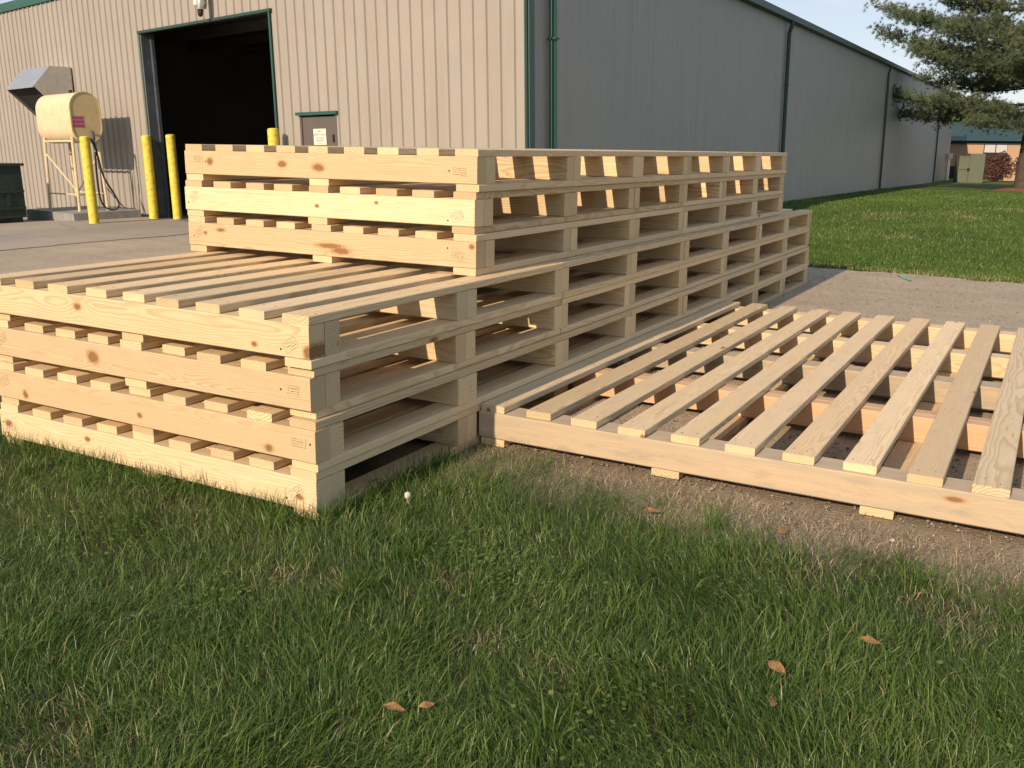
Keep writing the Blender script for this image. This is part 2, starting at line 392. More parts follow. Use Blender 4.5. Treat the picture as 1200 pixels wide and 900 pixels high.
# ------------------------------------------------------------------ pallets
_bm = {}
def board_mesh(L, bw, th, mat, ease=.0035):
    """lumber with eased long edges; length on x, width on y, thickness on z"""
    key = (round(L, 4), round(bw, 4), round(th, 4), mat.name)
    if key in _bm: return _bm[key]
    hy, hz, e = bw/2, th/2, ease; prof = []
    for (sy, sz, a0) in ((1, 1, 0), (-1, 1, 90), (-1, -1, 180), (1, -1, 270)):
        for d in (0, 90):
            a = math.radians(a0 + d)
            prof.append((sy*(hy-e) + e*math.cos(a), sz*(hz-e) + e*math.sin(a)))
    me = bpy.data.meshes.new('board'); n = len(prof)
    v = [(-L/2, p, q) for p, q in prof] + [(L/2, p, q) for p, q in prof]
    f = [(i, (i+1) % n, n+(i+1) % n, n+i) for i in range(n)] + [tuple(range(n))[::-1], tuple(range(n, 2*n))]
    me.from_pydata(v, [], f)
    bm = bmesh.new(); bm.from_mesh(me); bmesh.ops.recalc_face_normals(bm, faces=bm.faces); bm.to_mesh(me); bm.free()
    me.materials.append(mat); _bm[key] = me; return me
def put(name, me, parent, loc, rz=0, rx=0, ry=0):
    o = link(name, me, parent); o.location = loc; o.rotation_euler = (rx, ry, rz); return o
_st = []
def stamp_mesh(k):
    """grade stamp: a hairline frame, a few rows of illegible marks and a nail hole, all printed flat"""
    while len(_st) <= k:
        r = random.Random(50 + len(_st)); m = MB(); a, b, t_ = .036, .022, .0011
        def strip(x0, z0, x1, z1, tt):
            d = Vector((x1-x0, 0, z1-z0)); nn = Vector((-d.z, 0, d.x)).normalized()*tt/2
            p, q = Vector((x0, 0, z0)), Vector((x1, 0, z1)); m.quad(p-nn, q-nn, q+nn, p+nn)
        for (x0, z0, x1, z1) in ((-a, -b, a, -b), (a, -b, a, b), (a, b, -a, b), (-a, b, -a, -b)):
            if r.random() < .9: strip(x0, z0, x1, z1, t_*r.uniform(.7, 1.2))
        for row in (-.011, 0, .011):
            x = -a + r.uniform(.006, .018)
            while x < a - .008:
                l = r.uniform(.003, .008)
                if r.random() < .75: strip(x, row + r.uniform(-.002, .002), x + l, row + r.uniform(-.003, .003), r.uniform(.0012, .003))
                x += l + r.uniform(.001, .004)
        cx = -a - r.uniform(.018, .035); cz = r.uniform(-.005, .012); n = 7
        m.quad(*[(cx + .0055*math.cos(i*6.283/n), 0, cz + .0055*math.sin(i*6.283/n)) for i in range(n)])
        me = bpy.data.meshes.new('stamp'); me.from_pydata(m.v, [], m.f); me.materials.append(M['ink']); _st.append(me)
    return _st[k]
SH, DT = .140, .038; PH = SH + 2*DT
def make_pallet(label, group, org, W, ys, ndeck, nbot, joints, mats, deck_ends=.004, sw=.094, fronts=(), rz=0.0, stamp=True, seed=0, front_mats=None, single=(), nails=False):
    r = random.Random(seed); root = empty('wooden_pallet', label, 'pallet', group, Matrix.Translation(org) @ Matrix.Rotation(rz, 4, 'Z'))
    ms, md = mats; g = .0004; L = ys[-1] + 2*sw
    for i, y in enumerate(ys):
        for k in (0, 1):
            m = ms if not isinstance(ms, (list, tuple)) else ms[i % len(ms)]
            if i == 0 and k == 0 and front_mats: m = front_mats
            jx = r.uniform(-.006, .004); jy = r.uniform(-.0012, .0012)
            if i in single:
                if k: continue
                o = put('stringer', board_mesh(W, 2*sw, SH - 2*g, m, .006), root, (-W/2 + jx, y + sw, DT + SH/2), r.choice((0, math.pi)))
            else:
                flip = 0 if (i == 0 and k == 0) else r.choice((0, math.pi))
                o = put('stringer', board_mesh(W, sw - .0015, SH - 2*g, m), root, (-W/2 + jx, y + sw*(k + .5) + jy, DT + SH/2), flip)
            if i == 0 and k == 0 and stamp:
                for q, (sx, sc) in enumerate(((W/2 - .085 - r.uniform(0, .03), 1.0), (-W/2 + .07 + r.uniform(0, .05), .95))):
                    hw = sw if i in single else (sw - .0015)/2
                    s_ = put('stamp', stamp_mesh((seed*2 + q) % 12), o, (sx, -hw - .0006, r.uniform(-.02, .022)), 0, 0, r.choice((0, .05, -.35, -.6, .4, math.pi)) + r.uniform(-.05, .05))
                    s_.scale = (sc, 1, sc)
    def row(name, x, z, th, jn, m, jit):
        cuts = [0.0] + [ys[j] + sw for j in jn] + [L]
        for a, b in zip(cuts[:-1], cuts[1:]):
            e0 = r.uniform(0, deck_ends) if a == 0 else .001; e1 = r.uniform(0, .010) if b == L else .001
            ln = round(b - a - e0 - e1, 3)
            put(name, board_mesh(ln, .139, th - 2*g, m), root, (x + r.uniform(-jit, jit), a + e0 + ln/2, z + th/2 ), math.pi/2 + r.uniform(-.003, .003) + r.choice((0, math.pi)))
    for i in range(ndeck):
        x = -.0705 - (W - .141)*i/(ndeck - 1)
        row('deck_board', x, DT + SH, DT, joints[i % len(joints)] if joints else (), md, .011 if 0 < i < ndeck - 1 else .001)
    for i in range(nbot):
        x = -.0705 - (W - .141)*i/(nbot - 1)
        row('bottom_board', x, 0, DT, joints[i % len(joints)] if joints else (), md, .004)
    if nails:
        m = MB()
        for i in range(ndeck):
            xc = -.0705 - (W - .141)*i/(ndeck - 1)
            for y in ys:
                for q in (-.035, .035):
                    cx, cy, rr_ = xc + q + r.uniform(-.012, .012), y + sw + r.uniform(-.03, .03), r.uniform(.0035, .0055)
                    m.quad(*[(cx + rr_*math.cos(k*1.0472), cy + rr_*math.sin(k*1.0472), PH + .0004) for k in range(6)])
        tag(m.build('nail_heads', M['ink'], root, fix=False), kind='stuff')
    return root

W0 = 2.098
ysL = [1.0843*i for i in range(9)]; ysU = [1.0375*i for i in range(7)]
hy = -(.094 - .0015)/2
FK = {1: [(-.985, hy, .004, .030, .020), (.958, hy, -.016, .022, .014), (-.375, hy, .018, .02, .014)],
      2: [(.794, hy, -.039, .028, .018), (-.815, hy, -.034, .022, .022), (.01, hy, -.016, .018, .014)],
      3: [(-.265, hy, .0, .042, .034)],
      4: [(1.046, hy, -.040, .030, .034), (-.347, hy, .017, .030, .018), (.755, hy, -.036, .016, .012)],
      5: [(.075, hy, -.010, .115, .017), (.150, hy, -.034, .075, .022), (-.904, hy, .011, .014, .012), (1.024, hy, .044, .018, .016)],
      6: [(-.001, hy, -.005, .016, .012), (.42, hy, .03, .014, .010)],
      7: [(-.263, hy, .004, .034, .020), (.002, hy, -.008, .046, .024), (-.839, hy, .007, .030, .024)]}
front = {k: wood('pine_front_%d' % k, LIGHT, LATE, WARM, knots=v, knotty=.12) for k, v in FK.items()}
lv = [('bottom pallet of the long four-high stack, its lowest boards sunk in grass', (.003, .002)),
      ('second pallet up in the long four-high stack of pale pine', (.006, -.008)),
      ('third pallet up in the long stack, under the stack\'s open slatted top', (-.012, .003)),
      ('top pallet of the long four-high stack, its bare slats half covered by three shorter pallets', (-.006, .0))]
jl = [[(2,), (3,), (2,), (4,)], [(3,), (2,), (4,)], [(2,), (2,), (5,)], [(2,), (3,), (4,), (3,), (2,)]]
for k, (lb, (ox, oy)) in enumerate(lv):
    make_pallet(lb, 'long pallets in the lower stack', (ox, oy, k*(PH + .0005)), W0, ysL, 9, 3, jl[k], (M['wood'], M['wood_deck']), seed=k+1, front_mats=front[k+1], deck_ends=.032, nails=(k == 3))
lu = [('lowest of three shorter pallets on the long stack, front beam with dark split knot', (-.100, 1.421)),
      ('middle of the three shorter pallets piled on the long stack', (-.108, 1.417)),
      ('topmost pallet of the pile, deck ends level with the door bollard tops', (-.096, 1.424))]
ju = [[(3,), (4,), (2,)], [(3,), (2,), (4,)], [(4,), (3,), (2,), (3,)]]
for k, (lb, (ox, oy)) in enumerate(lu):
    make_pallet(lb, 'shorter pallets on top of the long stack', (ox, oy, (4+k)*(PH + .0005)), W0, ysU, 9, 3, ju[k], (M['wood'], M['wood_deck']), seed=k+11, front_mats=front[5+k], deck_ends=.012)
# the single wide pallet lying beside the stack
ysF = [0.0, 1.135, 2.085, 3.06, 4.075]
WF = 3.012
make_pallet('wide pallet lying alone on the gravel, weathered front beam under twelve spaced slats', None, (.012 + WF, 1.287, .004), WF, ysF, 12, 4, [()], ([M['wood_grey'], M['wood_red'], M['wood_grey'], M['wood'], M['wood']], M['wood_flat']), sw=.088, seed=31, single=(0, 2, 3, 4), deck_ends=.03, stamp=True, nails=True)

# ------------------------------------------------------------------ warehouse
PER = .25
def rib_profile(a0, a1, RD, EW):
    pts = [(a0, 0.0)]; k = math.floor(a0/PER) - 1; raw = []
    while k*PER < a1 + PER:
        b = k*PER; raw += [(b + .20 - EW, 0.0), (b + .2, RD), (b + .25 - EW, RD), (b + .25, 0.0)]; k += 1
    def at(x):
        for (p, d), (q, e) in zip(raw[:-1], raw[1:]):
            if p <= x <= q: return d + (e - d)*(x - p)/(q - p) if q > p else d
        return 0.0
    return [(a0, at(a0))] + [q for q in raw if a0 + 1e-4 < q[0] < a1 - 1e-4] + [(a1, at(a1))]
def ribbed(name, a0, a1, z0, z1, to3, parent, mat, RD=.028, EW=.010):
    """ribbed steel sheet between a0..a1 along the wall; to3 maps (along, outward, up) to the frame"""
    pr = rib_profile(a0, a1, RD, EW); v = []; f = []
    for (a, d) in pr: v += [to3(a, d, z0 if not callable(z0) else z0(a)), to3(a, d, z1 if not callable(z1) else z1(a))]
    for i in range(len(pr)-1): f.append((2*i, 2*i+2, 2*i+3, 2*i+1))
    me = bpy.data.meshes.new(name); me.from_pydata(v, [], f); me.materials.append(mat)
    return link(name, me, parent)
wh = empty('warehouse', 'long tan ribbed steel warehouse with green trim and open loading door', 'building', None, PL)
D0, D1, DTOP = 5.63, 10.10, 3.70      # loading door (distance from the corner along the front)
S0, S1, STOP = 3.995, 4.98, 2.05      # small door
TOPF = 4.67
fr3 = lambda a, d, z: (-a, -d, z)
def panels(lo, hi, z0, z1, to3, step=1.0, RD=.028, EW=.010):
    a = lo
    while a < hi - 1e-3:
        b = min((math.floor(a/step + 1e-6) + 1)*step, hi); ribbed('wall_panel', a, b, z0, z1, to3, wh, M['paint_tan'], RD, EW); a = b
panels(0.0, S0, -.6, TOPF, fr3); panels(S0, S1, STOP, TOPF, fr3); panels(S1, D0, -.6, TOPF, fr3)
panels(D0, D1, DTOP, TOPF, fr3); panels(D1, 27.0, -1.4, TOPF, fr3)
th2 = math.atan2(.259, .966)          # the long side wall runs back at this angle
u2 = Vector((-math.sin(th2), math.cos(th2), 0)); o2 = Vector((math.cos(th2), math.sin(th2), 0))
sd3 = lambda a, d, z: tuple(u2*a + o2*d + Vector((0, 0, z)))
eave = lambda a: 4.42 + .0016*a
LS = 72.5
panels(0.0, LS, -2.6, eave, sd3, 2.0, .0045, .024)
# trims: corner, eaves, gutter, downspouts
m = MB(); m.box(-.012, .012, -.040, -.030, -.6, TOPF + .01); m.build('corner_trim', M['green_trim'], wh)
def boxdir(m, a0, a1, d0, d1, z0, z1):
    b = len(m.v)
    for z in (z0, z1):
        for (a, d) in ((a0, d0), (a1, d0), (a1, d1), (a0, d1)): m.v.append(sd3(a, d, z if not callable(z) else z(a)))
    m.f += [(b, b+3, b+2, b+1), (b+4, b+5, b+6, b+7)] + [(b+i, b+(i+1) % 4, b+4+(i+1) % 4, b+4+i) for i in range(4)]
m = MB(); boxdir(m, -.02, .13, .031, .045, -.6, eave); m.build('corner_trim', M['green_trim'], wh)
m = MB(); m.box(-27, .1, -.06, .05, TOPF + .012, TOPF + .20); m.build('roof_trim', M['green_trim'], wh)
m = MB(); boxdir(m, -.1, LS + .2, -.05, .17, lambda a: eave(a) + .006, lambda a: eave(a) + .15); gut = m.build('gutter', M['dark_green'], wh)
for a in (.62, 14.46, 33.5, 59.5):
    m = MB(); e = eave(a)
    m.tube([sd3(a, .13, e + .05), sd3(a, .13, e - .10), sd3(a, .075, e - .28), sd3(a, .075, -2.0)], .052, 8)
    dn = m.build('downspout', M['dark_green'] if a > 1 else M['green_trim'], wh)
    for z in (2.9, 1.2):
        mm = MB(); boxdir(mm, a - .07, a + .07, .031, .135, z, z + .03); mm.build('strap', M['dark_green'], dn)
# end wall of the far end, far front end, roof, interior
far_c = u2*LS
m = MB()
pR = [Vector((0, .0, 0)), far_c, far_c + Vector((-27, 0, 0)) , Vector((-27, 0, 0))]
e_ = .02
m.quad(*(Vector((p.x, p.y + (.05 if i in (0, 3) else 0), eave(0) + .02)) - o2*(.03 if i < 2 else 0) for i, p in enumerate(pR)))
c = (pR[0] + pR[1] + pR[2] + pR[3])/4
m.build('roof', M['dark_green'], wh)
m = MB(); m.quad(far_c + Vector((-.02, 0, -2.6)), far_c + Vector((-27, 0, -2.6)), far_c + Vector((-27, 0, 4.3)), far_c + Vector((-.02, 0, 4.3)))
m.build('end_wall', M['paint_tan'], wh)
m = MB(); m.quad((-27, .02, -1.4), tuple(far_c + Vector((-27, 0, -1.4))), tuple(far_c + Vector((-27, 0, 4.35))), (-27, .02, 4.35)); m.build('end_wall', M['paint_tan'], wh)
# inner room behind the loading door
m = MB(); A, Bx, Dp = -D1 - 6, -D0 + .9, 15.0
m.quad((A, Dp, .1), (Bx, Dp, .1), (Bx, Dp, 4.3), (A, Dp, 4.3)); m.quad((A, .06, .1), (A, Dp, .1), (A, Dp, 4.3), (A, .06, 4.3))
m.quad((Bx, .06, .1), (Bx, Dp, .1), (Bx, Dp, 4.3), (Bx, .06, 4.3)); m.quad((A, .06, 4.25), (Bx, .06, 4.25), (Bx, Dp, 4.25), (A, Dp, 4.25))
m.quad((-D0 + .02, .06, .1), (Bx, .06, .1), (Bx, .06, 4.3), (-D0 + .02, .06, 4.3)); m.quad((A, .06, .1), (-D1 - .02, .06, .1), (-D1 - .02, .06, 4.3), (A, .06, 4.3))
m.quad((-D1 - .02, .06, DTOP + .05), (-D0 + .02, .06, DTOP + .05), (-D0 + .02, .06, 4.3), (-D1 - .02, .06, 4.3))
m.build('inner_room', M['interior'], wh, fix=False)
for k in range(7):
    mm = MB(); y = 1.2 + 1.6*k; mm.box(A, Bx, y, y + .10, 4.0, 4.2); mm.build('purlin', M['interior'], wh)
m = MB(); m.box(A, Bx, -.04, Dp, -.35, .155); m.build('floor_slab', M['interior'], wh)
# door frame: green edge trim outside, dark steel channel inside
for (x0, x1) in ((-D1 - .012, -D1 + .026), (-D0 - .026, -D0 + .012)):
    m = MB(); m.box(x0, x1, -.045, -.030, .10, DTOP + .02); m.build('door_trim', M['green_trim'], wh)
m = MB(); m.box(-D1 - .04, -D0 + .04, -.052, .04, DTOP + .005, DTOP + .05); m.build('door_header', M['dark_green'], wh)
for s in (0, 1):
    x0 = -D1 + .05 if s == 0 else -D0 - .07
    m = MB(); m.box(x0 if s == 0 else -D0 - .055, -D1 + .06 if s == 0 else -D0 - .045, -.028, .20, .157, DTOP); m.build('door_jamb', M['steel_dark'], wh)
m = MB(); m.box(-D1 + .065, -D1 + .13, .14, .20, .157, DTOP); m.build('door_track', M['steel_dark'], wh)
# small door
m = MB(); m.box(-S1 - .05, -S0 + .05, -.075, -.033, STOP - .005, STOP + .045); m.build('door_drip_cap', M['green_trim'], wh)
for (x0, x1) in ((-S1, -S1 + .05), (-S0 - .05, -S0)):
    m = MB(); m.box(x0, x1, -.030, .03, -.1, STOP - .012); m.build('door_jamb', M['door_grey'], wh)
m = MB(); m.box(-S1 + .055, -S0 - .055, -.012, .028, -.05, STOP - .03); sdoor = m.build('door', M['door_grey'], wh)
m = MB(); m.box(-S0 - .13, -S0 - .095, -.030, -.013, 1.62, 1.74); m.build('handle', M['black'], sdoor)
m = MB(); m.box(-S1 + .055, -S0 - .055, -.020, -.0125, 1.40, 1.43); m.build('push_bar', M['sign_white'], sdoor)

# sign on the small door
def text_mesh(body, size, mat, name, parent, loc):
    cu = bpy.data.curves.new('t', 'FONT'); cu.body = body; cu.size = size; cu.align_x = 'CENTER'; cu.align_y = 'CENTER'; cu.extrude = .0004
    to = bpy.data.objects.new('t', cu); COL.objects.link(to); bpy.context.view_layer.update()
    me = bpy.data.meshes.new_from_object(to.evaluated_get(bpy.context.evaluated_depsgraph_get())); bpy.data.objects.remove(to)
    me.materials.clear(); me.materials.append(mat)
    o = link(name, me, parent); o.location = loc; o.rotation_euler = (math.pi/2, 0, 0); return o
sg = empty('door_sign', 'small cream warning sign with red lettering on the grey side door', 'sign', None, plumb(-4.47, -.013, 1.705))
m = MB(); m.box(-.165, .165, -.005, -.0005, -.125, .125); m.build('sign_plate', M['sign_white'], sg)
text_mesh('NO', .055, M['black'], 'lettering', sg, (0, -.0062, .088))
text_mesh('ADMITTANCE', .052, M['sign_red'], 'lettering', sg, (0, -.0062, .032))
for k, tx in enumerate(('AUTHORIZED', 'PERSONNEL', 'ONLY')): text_mesh(tx, .036, M['black'], 'lettering', sg, (0, -.0062, -.02 - .038*k))

# wall lamp above the loading door
wl_ = empty('wall_lamp', 'grey floodlight on a bracket above the loading door', 'lamp', None, plumb(-7.40, -.03, 3.85))
m = MB(); m.box(-.40, -.18, -.10, 0, .15, .50); m.build('junction_box', M['sign_white'], wl_)
m = MB(); m.tube([(-.18, -.05, .35), (0, -.08, .40), (0, -.14, .34)], .022, 8); m.build('bracket', M['galv'], wl_)
m = MB(); m.tube([(0, -.16, .45), (0, -.17, .36), (.0, -.20, .12), (0, -.21, .03)], [.05, .075, .07, .05], 10); soften(m.build('lamp_body', M['galv'], wl_))
m = MB(); m.tube([(0, -.212, .028), (0, -.22, -.06), (0, -.222, -.09)], [.052, .045, .02], 10); m.build('lens', M['black'], wl_)

# exhaust hood
hd = empty('exhaust_hood', 'galvanised exhaust hood with dark opening jutting from the wall above the tank', 'hood', None, plumb(-14.07, -.03, 0))
hw = .76; pf = [(0, 3.26), (-.45, 3.27), (-.84, 2.85), (-.02, 2.02)]
for sx in (-1, 1):
    m = MB(); m.prism(pf, sx*hw - .006, sx*hw + .006, 'x'); m.build('side_panel', M['galv'], hd)
hw -= .008; m = MB(); m.quad((-hw, 0, 3.26), (hw, 0, 3.26), (hw, -.45, 3.27), (-hw, -.45, 3.27)); m.quad((-hw, -.45, 3.27), (hw, -.45, 3.27), (hw, -.84, 2.85), (-hw, -.84, 2.85))
m.build('top_panel', M['galv'], hd)
m = MB(); m.box(-hw - .012, hw + .012, -.855, -.835, 2.822, 2.862); m.build('lip', M['galv'], hd)
m = MB(); m.quad((-hw + .01, -.79, 2.87), (hw - .01, -.79, 2.87), (hw - .01, -.05, 2.13), (-hw + .01, -.05, 2.13)); m.build('opening', M['hood_shade'], hd)  # dark sheet across the mouth, painted as the shade inside the hood

# fuel tank on its stand
def ob(n, cy, cz, wy, h):
    R = wy/2; pts = []
    for k in range(n+1):
        a = math.pi*k/n; pts.append((cy + R*math.cos(a), cz + h/2 - R + R*math.sin(a)))
    for k in range(n+1):
        a = math.pi + math.pi*k/n; pts.append((cy + R*math.cos(a), cz - h/2 + R + R*math.sin(a)))
    return pts
tg = .33
tk = empty('fuel_tank', 'cream obround fuel tank on tall pipe legs beside the loading door', 'tank', None, plumb(-11.6, -.95, 0))
m = MB(); m.prism(ob(12, 0, 2.14, .60, .97), -.80, .80, 'x'); soften(m.build('shell', M['tank'], tk), 30)
m = MB(); m.prism(ob(12, 0, 2.14, .575, .945), .801, .812, 'x'); te = soften(m.build('end_cap', M['tank_end_shade'], tk), 30)
m = MB(); b0 = len(m.v)
po = ob(12, 0, 2.14, .615, .985); pi_ = ob(12, 0, 2.14, .575, .945); n = len(po)
for (x, pp) in ((.785, po), (.822, po), (.822, pi_), (.785, pi_)):
    m.v += [(x, p, q) for p, q in pp]
for a in range(4):
    for i in range(n): m.f.append((a*n+i, a*n+(i+1) % n, ((a+1) % 4)*n+(i+1) % n, ((a+1) % 4)*n+i))
m.build('rim', M['tank_end_shade'], tk)
for k in range(3):
    m = MB(); m.box(.8125, .815, -.265, -.045, 2.105 - .075*k, 2.165 - .075*k); lb_ = m.build('label', M['label_pink'], tk)
m = MB(); m.tube([(.25, 0, 2.62), (.25, 0, 2.68)], .035, 10); m.build('filler_cap', M['black'], tk)
lx, ly = .66, .25
legs = [(-lx, -ly), (lx, -ly), (-lx, ly), (lx, ly)]
for (x, y) in legs:
    m = MB(); m.tube([(x, y, 1.78), (x*1.06, y*1.15, tg)], .030, 8); m.build('leg', M['tank'], tk)
def brace(a, b, r_=.016):
    m = MB(); m.tube([a, b], r_, 6); m.build('brace', M['tank'], tk)
zl = .66
brace((-lx*1.04, -ly*1.1, zl), (lx*1.04, -ly*1.1, zl)); brace((lx*1.04, -ly*1.1, zl), (lx*1.04, ly*1.1, zl)); brace((-lx*1.04, ly*1.1, zl), (lx*1.04, ly*1.1, zl))
brace((-lx, -ly, 1.45), (lx*1.03, -ly*1.1, .72)); brace((lx, -ly, .72), (lx, ly, 1.45))
brace((-lx, -ly, 1.70), (lx, -ly, 1.70), .022); brace((lx, -ly, 1.70), (lx, ly, 1.70), .022)
m = MB(); m.tube([(.83, .06, 1.88), (.90, .06, 1.86), (.92, .06, 1.76), (.90, .06, 1.68)], [.03, .035, .03, .025], 8); m.build('valve', M['steel_dark'], tk)
hp = [(.90, .06, 1.70), (.92, .10, 1.40), (.95, .16, 1.00), (1.02, .30, .66), (1.06, .36, .46), (1.00, .30, .36), (.90, .15, .40), (.86, .08, .60), (.90, .05, 1.10), (.95, .05, 1.55)]
hs = []
for i in range(len(hp)-1):
    for k in range(5):
        t_ = k/5; p0 = Vector(hp[max(i-1, 0)]); p1 = Vector(hp[i]); p2 = Vector(hp[i+1]); p3 = Vector(hp[min(i+2, len(hp)-1)])
        hs.append(.5*((2*p1) + (p2-p0)*t_ + (2*p0-5*p1+4*p2-p3)*t_*t_ + (3*p1-p0-3*p2+p3)*t_**3))
m = MB(); m.tube(hs, .020, 7); m.build('hose', M['black'], tk, smooth=True)
m = MB(); m.tube([(.95, .05, 1.52), (.96, .02, 1.66), (.99, -.04, 1.74)], [.02, .028, .016], 8); m.build('nozzle', M['black'], tk)
sl = MB(); sl.box(-1.12, 1.18, -.62, .74, -.3, .33)
o = sl.build('concrete_plinth', M['concrete']); o.matrix_world = plumb(-11.6, -.95, 0); tag(o, 'low concrete plinth under the fuel tank legs', 'plinth')

# bollards
def bollard(x, y, top, label):
    z0 = plumb_ground(x, y) if y < 0 else .155
    r_ = empty('bollard', label, 'bollard', 'yellow bollards by the loading door', plumb(x, y, z0))
    h = top - z0; m = MB(); m.tube([(0, 0, -.05), (0, 0, h - .03), (0, 0, h)], [.09, .09, .09], 20, cap=False); soften(m.build('pipe', M['yellow'], r_))
    m = MB(); m.tube([(0, 0, h - .002), (0, 0, h + .012), (0, 0, h + .018)], [.088, .07, .02], 20); soften(m.build('cap', M['yellow'], r_))
bollard(-9.53, -1.58, 1.76, 'yellow bollard standing in front of the fuel tank')
bollard(-9.96, -.17, 1.78, 'yellow bollard outside the dark jamb, between the tank and the door')
bollard(-9.62, .16, 1.79, 'yellow bollard just inside the loading door opening')
bollard(-5.42, -.26, 1.84, 'yellow bollard beside the door edge near the grey side door')

# dumpster
dz = plumb_ground(-12.2, -2.9)
dp = empty('dumpster', 'dark green steel dumpster standing near the tank plinth', 'dumpster', None, plumb(-12.25, -3.0, dz))
m = MB(); m.prism([(-.90, .14), (.90, .14), (.90, 1.12), (-.90, 1.12)], -.93, .93, 'x'); m.build('bin', M['dumpster'], dp)
m = MB(); m.box(-.98, .98, -.95, .95, 1.121, 1.17); m.build('lid', M['dumpster'], dp)
for z in (.62, .30):
    m = MB(); m.box(.931, .965, -.90, .90, z, z + .05); m.build('rib', M['dumpster'], dp)
for y in (-.75, .75):
    m = MB(); m.box(-.85, .85, y - .10, y + .10, -.03, .139); m.build('skid', M['dumpster'], dp)
for y in (-.55, .1, .6):
    m = MB(); m.box(.931, .955, y - .03, y + .03, .36, .61); m.build('rib', M['dumpster'], dp)

# meters on the far end of the side wall
for k, a in enumerate((69.2, 70.6)):
    mt_ = empty('electric_meter', ('grey meter box with conduit on the side wall, farther from the building\'s end', 'grey meter box with conduit closest to the far end of the side wall')[k], 'meter', 'meters at the far end of the side wall', PL @ Matrix.Translation(u2*a + o2*.05) @ Matrix.Rotation(th2, 4, 'Z'))
    m = MB(); m.box(.02, .28, -.30, .30, -.10, .28); m.build('meter_box', M['galv'], mt_)
    m = MB(); m.tube([(.12, 0, -.10), (.12, 0, -2.2)], .06, 8); m.build('conduit', M['galv'], mt_)

# ------------------------------------------------------------------ far things on the right
def on_ground(x, y): return Matrix.Translation((x, y, gzf(x, y))) @ PL.to_3x3().to_4x4()
ub = empty('utility_cabinet', 'olive green utility cabinet on the lawn past the warehouse end', 'cabinet', None, Matrix.Translation((-3.2, 72.0, gzf(-3.2, 72))) @ Matrix.Rotation(.30, 4, 'Z'))
m = MB(); m.box(-.15, .80, -.55, .75, 0, 1.95); m.build('cabinet', M['ubox'], ub)
m = MB(); m.box(-.82, -.16, -.50, .70, 0, 1.72); m.build('side_cabinet', M['ubox'], ub)
m = MB(); m.box(-.84, -.15, -.52, .72, 1.722, 1.78); m.build('lid', M['ubox'], ub)
m = MB(); m.box(-.28, -.12, -.60, -.56, .80, .98); m.build('lock', M['black'], ub)
m = MB(); m.box(-.78, -.30, -.512, -.502, .86, .89); m.build('door_seam', M['black'], ub)
fb = empty('far_building', 'salmon walled low building beyond the lawn with a teal metal roof', 'building', None, Matrix.Translation((0, 86, -.75)))
m = MB(); m.box(-6.2, 9, 0, 12, -.5, 3.35); m.build('wall', M['salmon'], fb)
m = MB(); m.prism([(-.5, 3.352), (12.5, 3.352), (6.0, 5.6)], -9.0, 9.6, 'x'); m.build('roof', M['teal_roof'], fb)
for x0 in (-3.35, -2.50):
    m = MB(); m.box(x0, x0 + .82, -.06, -.002, .3, 3.1); wf = m.build('window', M['glass_dark'], fb)
    m = MB(); m.box(x0 + .02, x0 + .80, -.075, -.062, 2.45, 3.05); m.build('upper_pane', M['white'], wf)
    m = MB(); m.box(x0 - .04, x0 + .02, -.09, -.063, .3, 3.1); m.build('frame', M['glass_dark'], wf)
m = MB(); m.box(-6.25, 9.05, -.10, -.003, 3.10, 3.35); m.build('fascia', M['teal_roof'], fb)
m = MB(); m.box(-6.28, -5.0, -.05, -.004, -.3, 1.3); m.build('plinth_band', M['glass_dark'], fb)

# ------------------------------------------------------------------ leaves, needles, blades
def leafmat(name, pts, trans=.3, rough=.55):
    t = NT(name); at = t.add('ShaderNodeAttribute', attribute_name='tone')
    c = t.ramp(at.outputs['Fac'], pts); t.set(t.b.inputs['Base Color'], c); t.b.inputs['Roughness'].default_value = rough; t.b.inputs['Specular IOR Level'].default_value = .35
    tr = t.add('ShaderNodeBsdfTranslucent'); t.set(tr.inputs['Color'], c)
    mxs = t.add('ShaderNodeMixShader'); mxs.inputs[0].default_value = trans
    t.l.new(t.b.outputs[0], mxs.inputs[1]); t.l.new(tr.outputs[0], mxs.inputs[2]); t.l.new(mxs.outputs[0], t.n['Material Output'].inputs[0])
    return t.m
M['blade'] = leafmat('grass_blades', [(0, (.030, .072, .012)), (.35, (.056, .124, .020)), (.62, (.088, .165, .030)), (.80, (.145, .215, .050)), (.90, (.25, .24, .10)), (1, (.42, .34, .19))], .3, .42)
M['straw'] = leafmat('straw_blades', [(0, (.13, .10, .055)), (.5, (.30, .235, .14)), (1, (.50, .41, .27))], .15, .8)
M['needle'] = leafmat('pine_needles', [(0, (.055, .092, .060)), (.4, (.105, .155, .086)), (.75, (.165, .212, .100)), (.93, (.24, .25, .11)), (1, (.16, .085, .04))], .3)

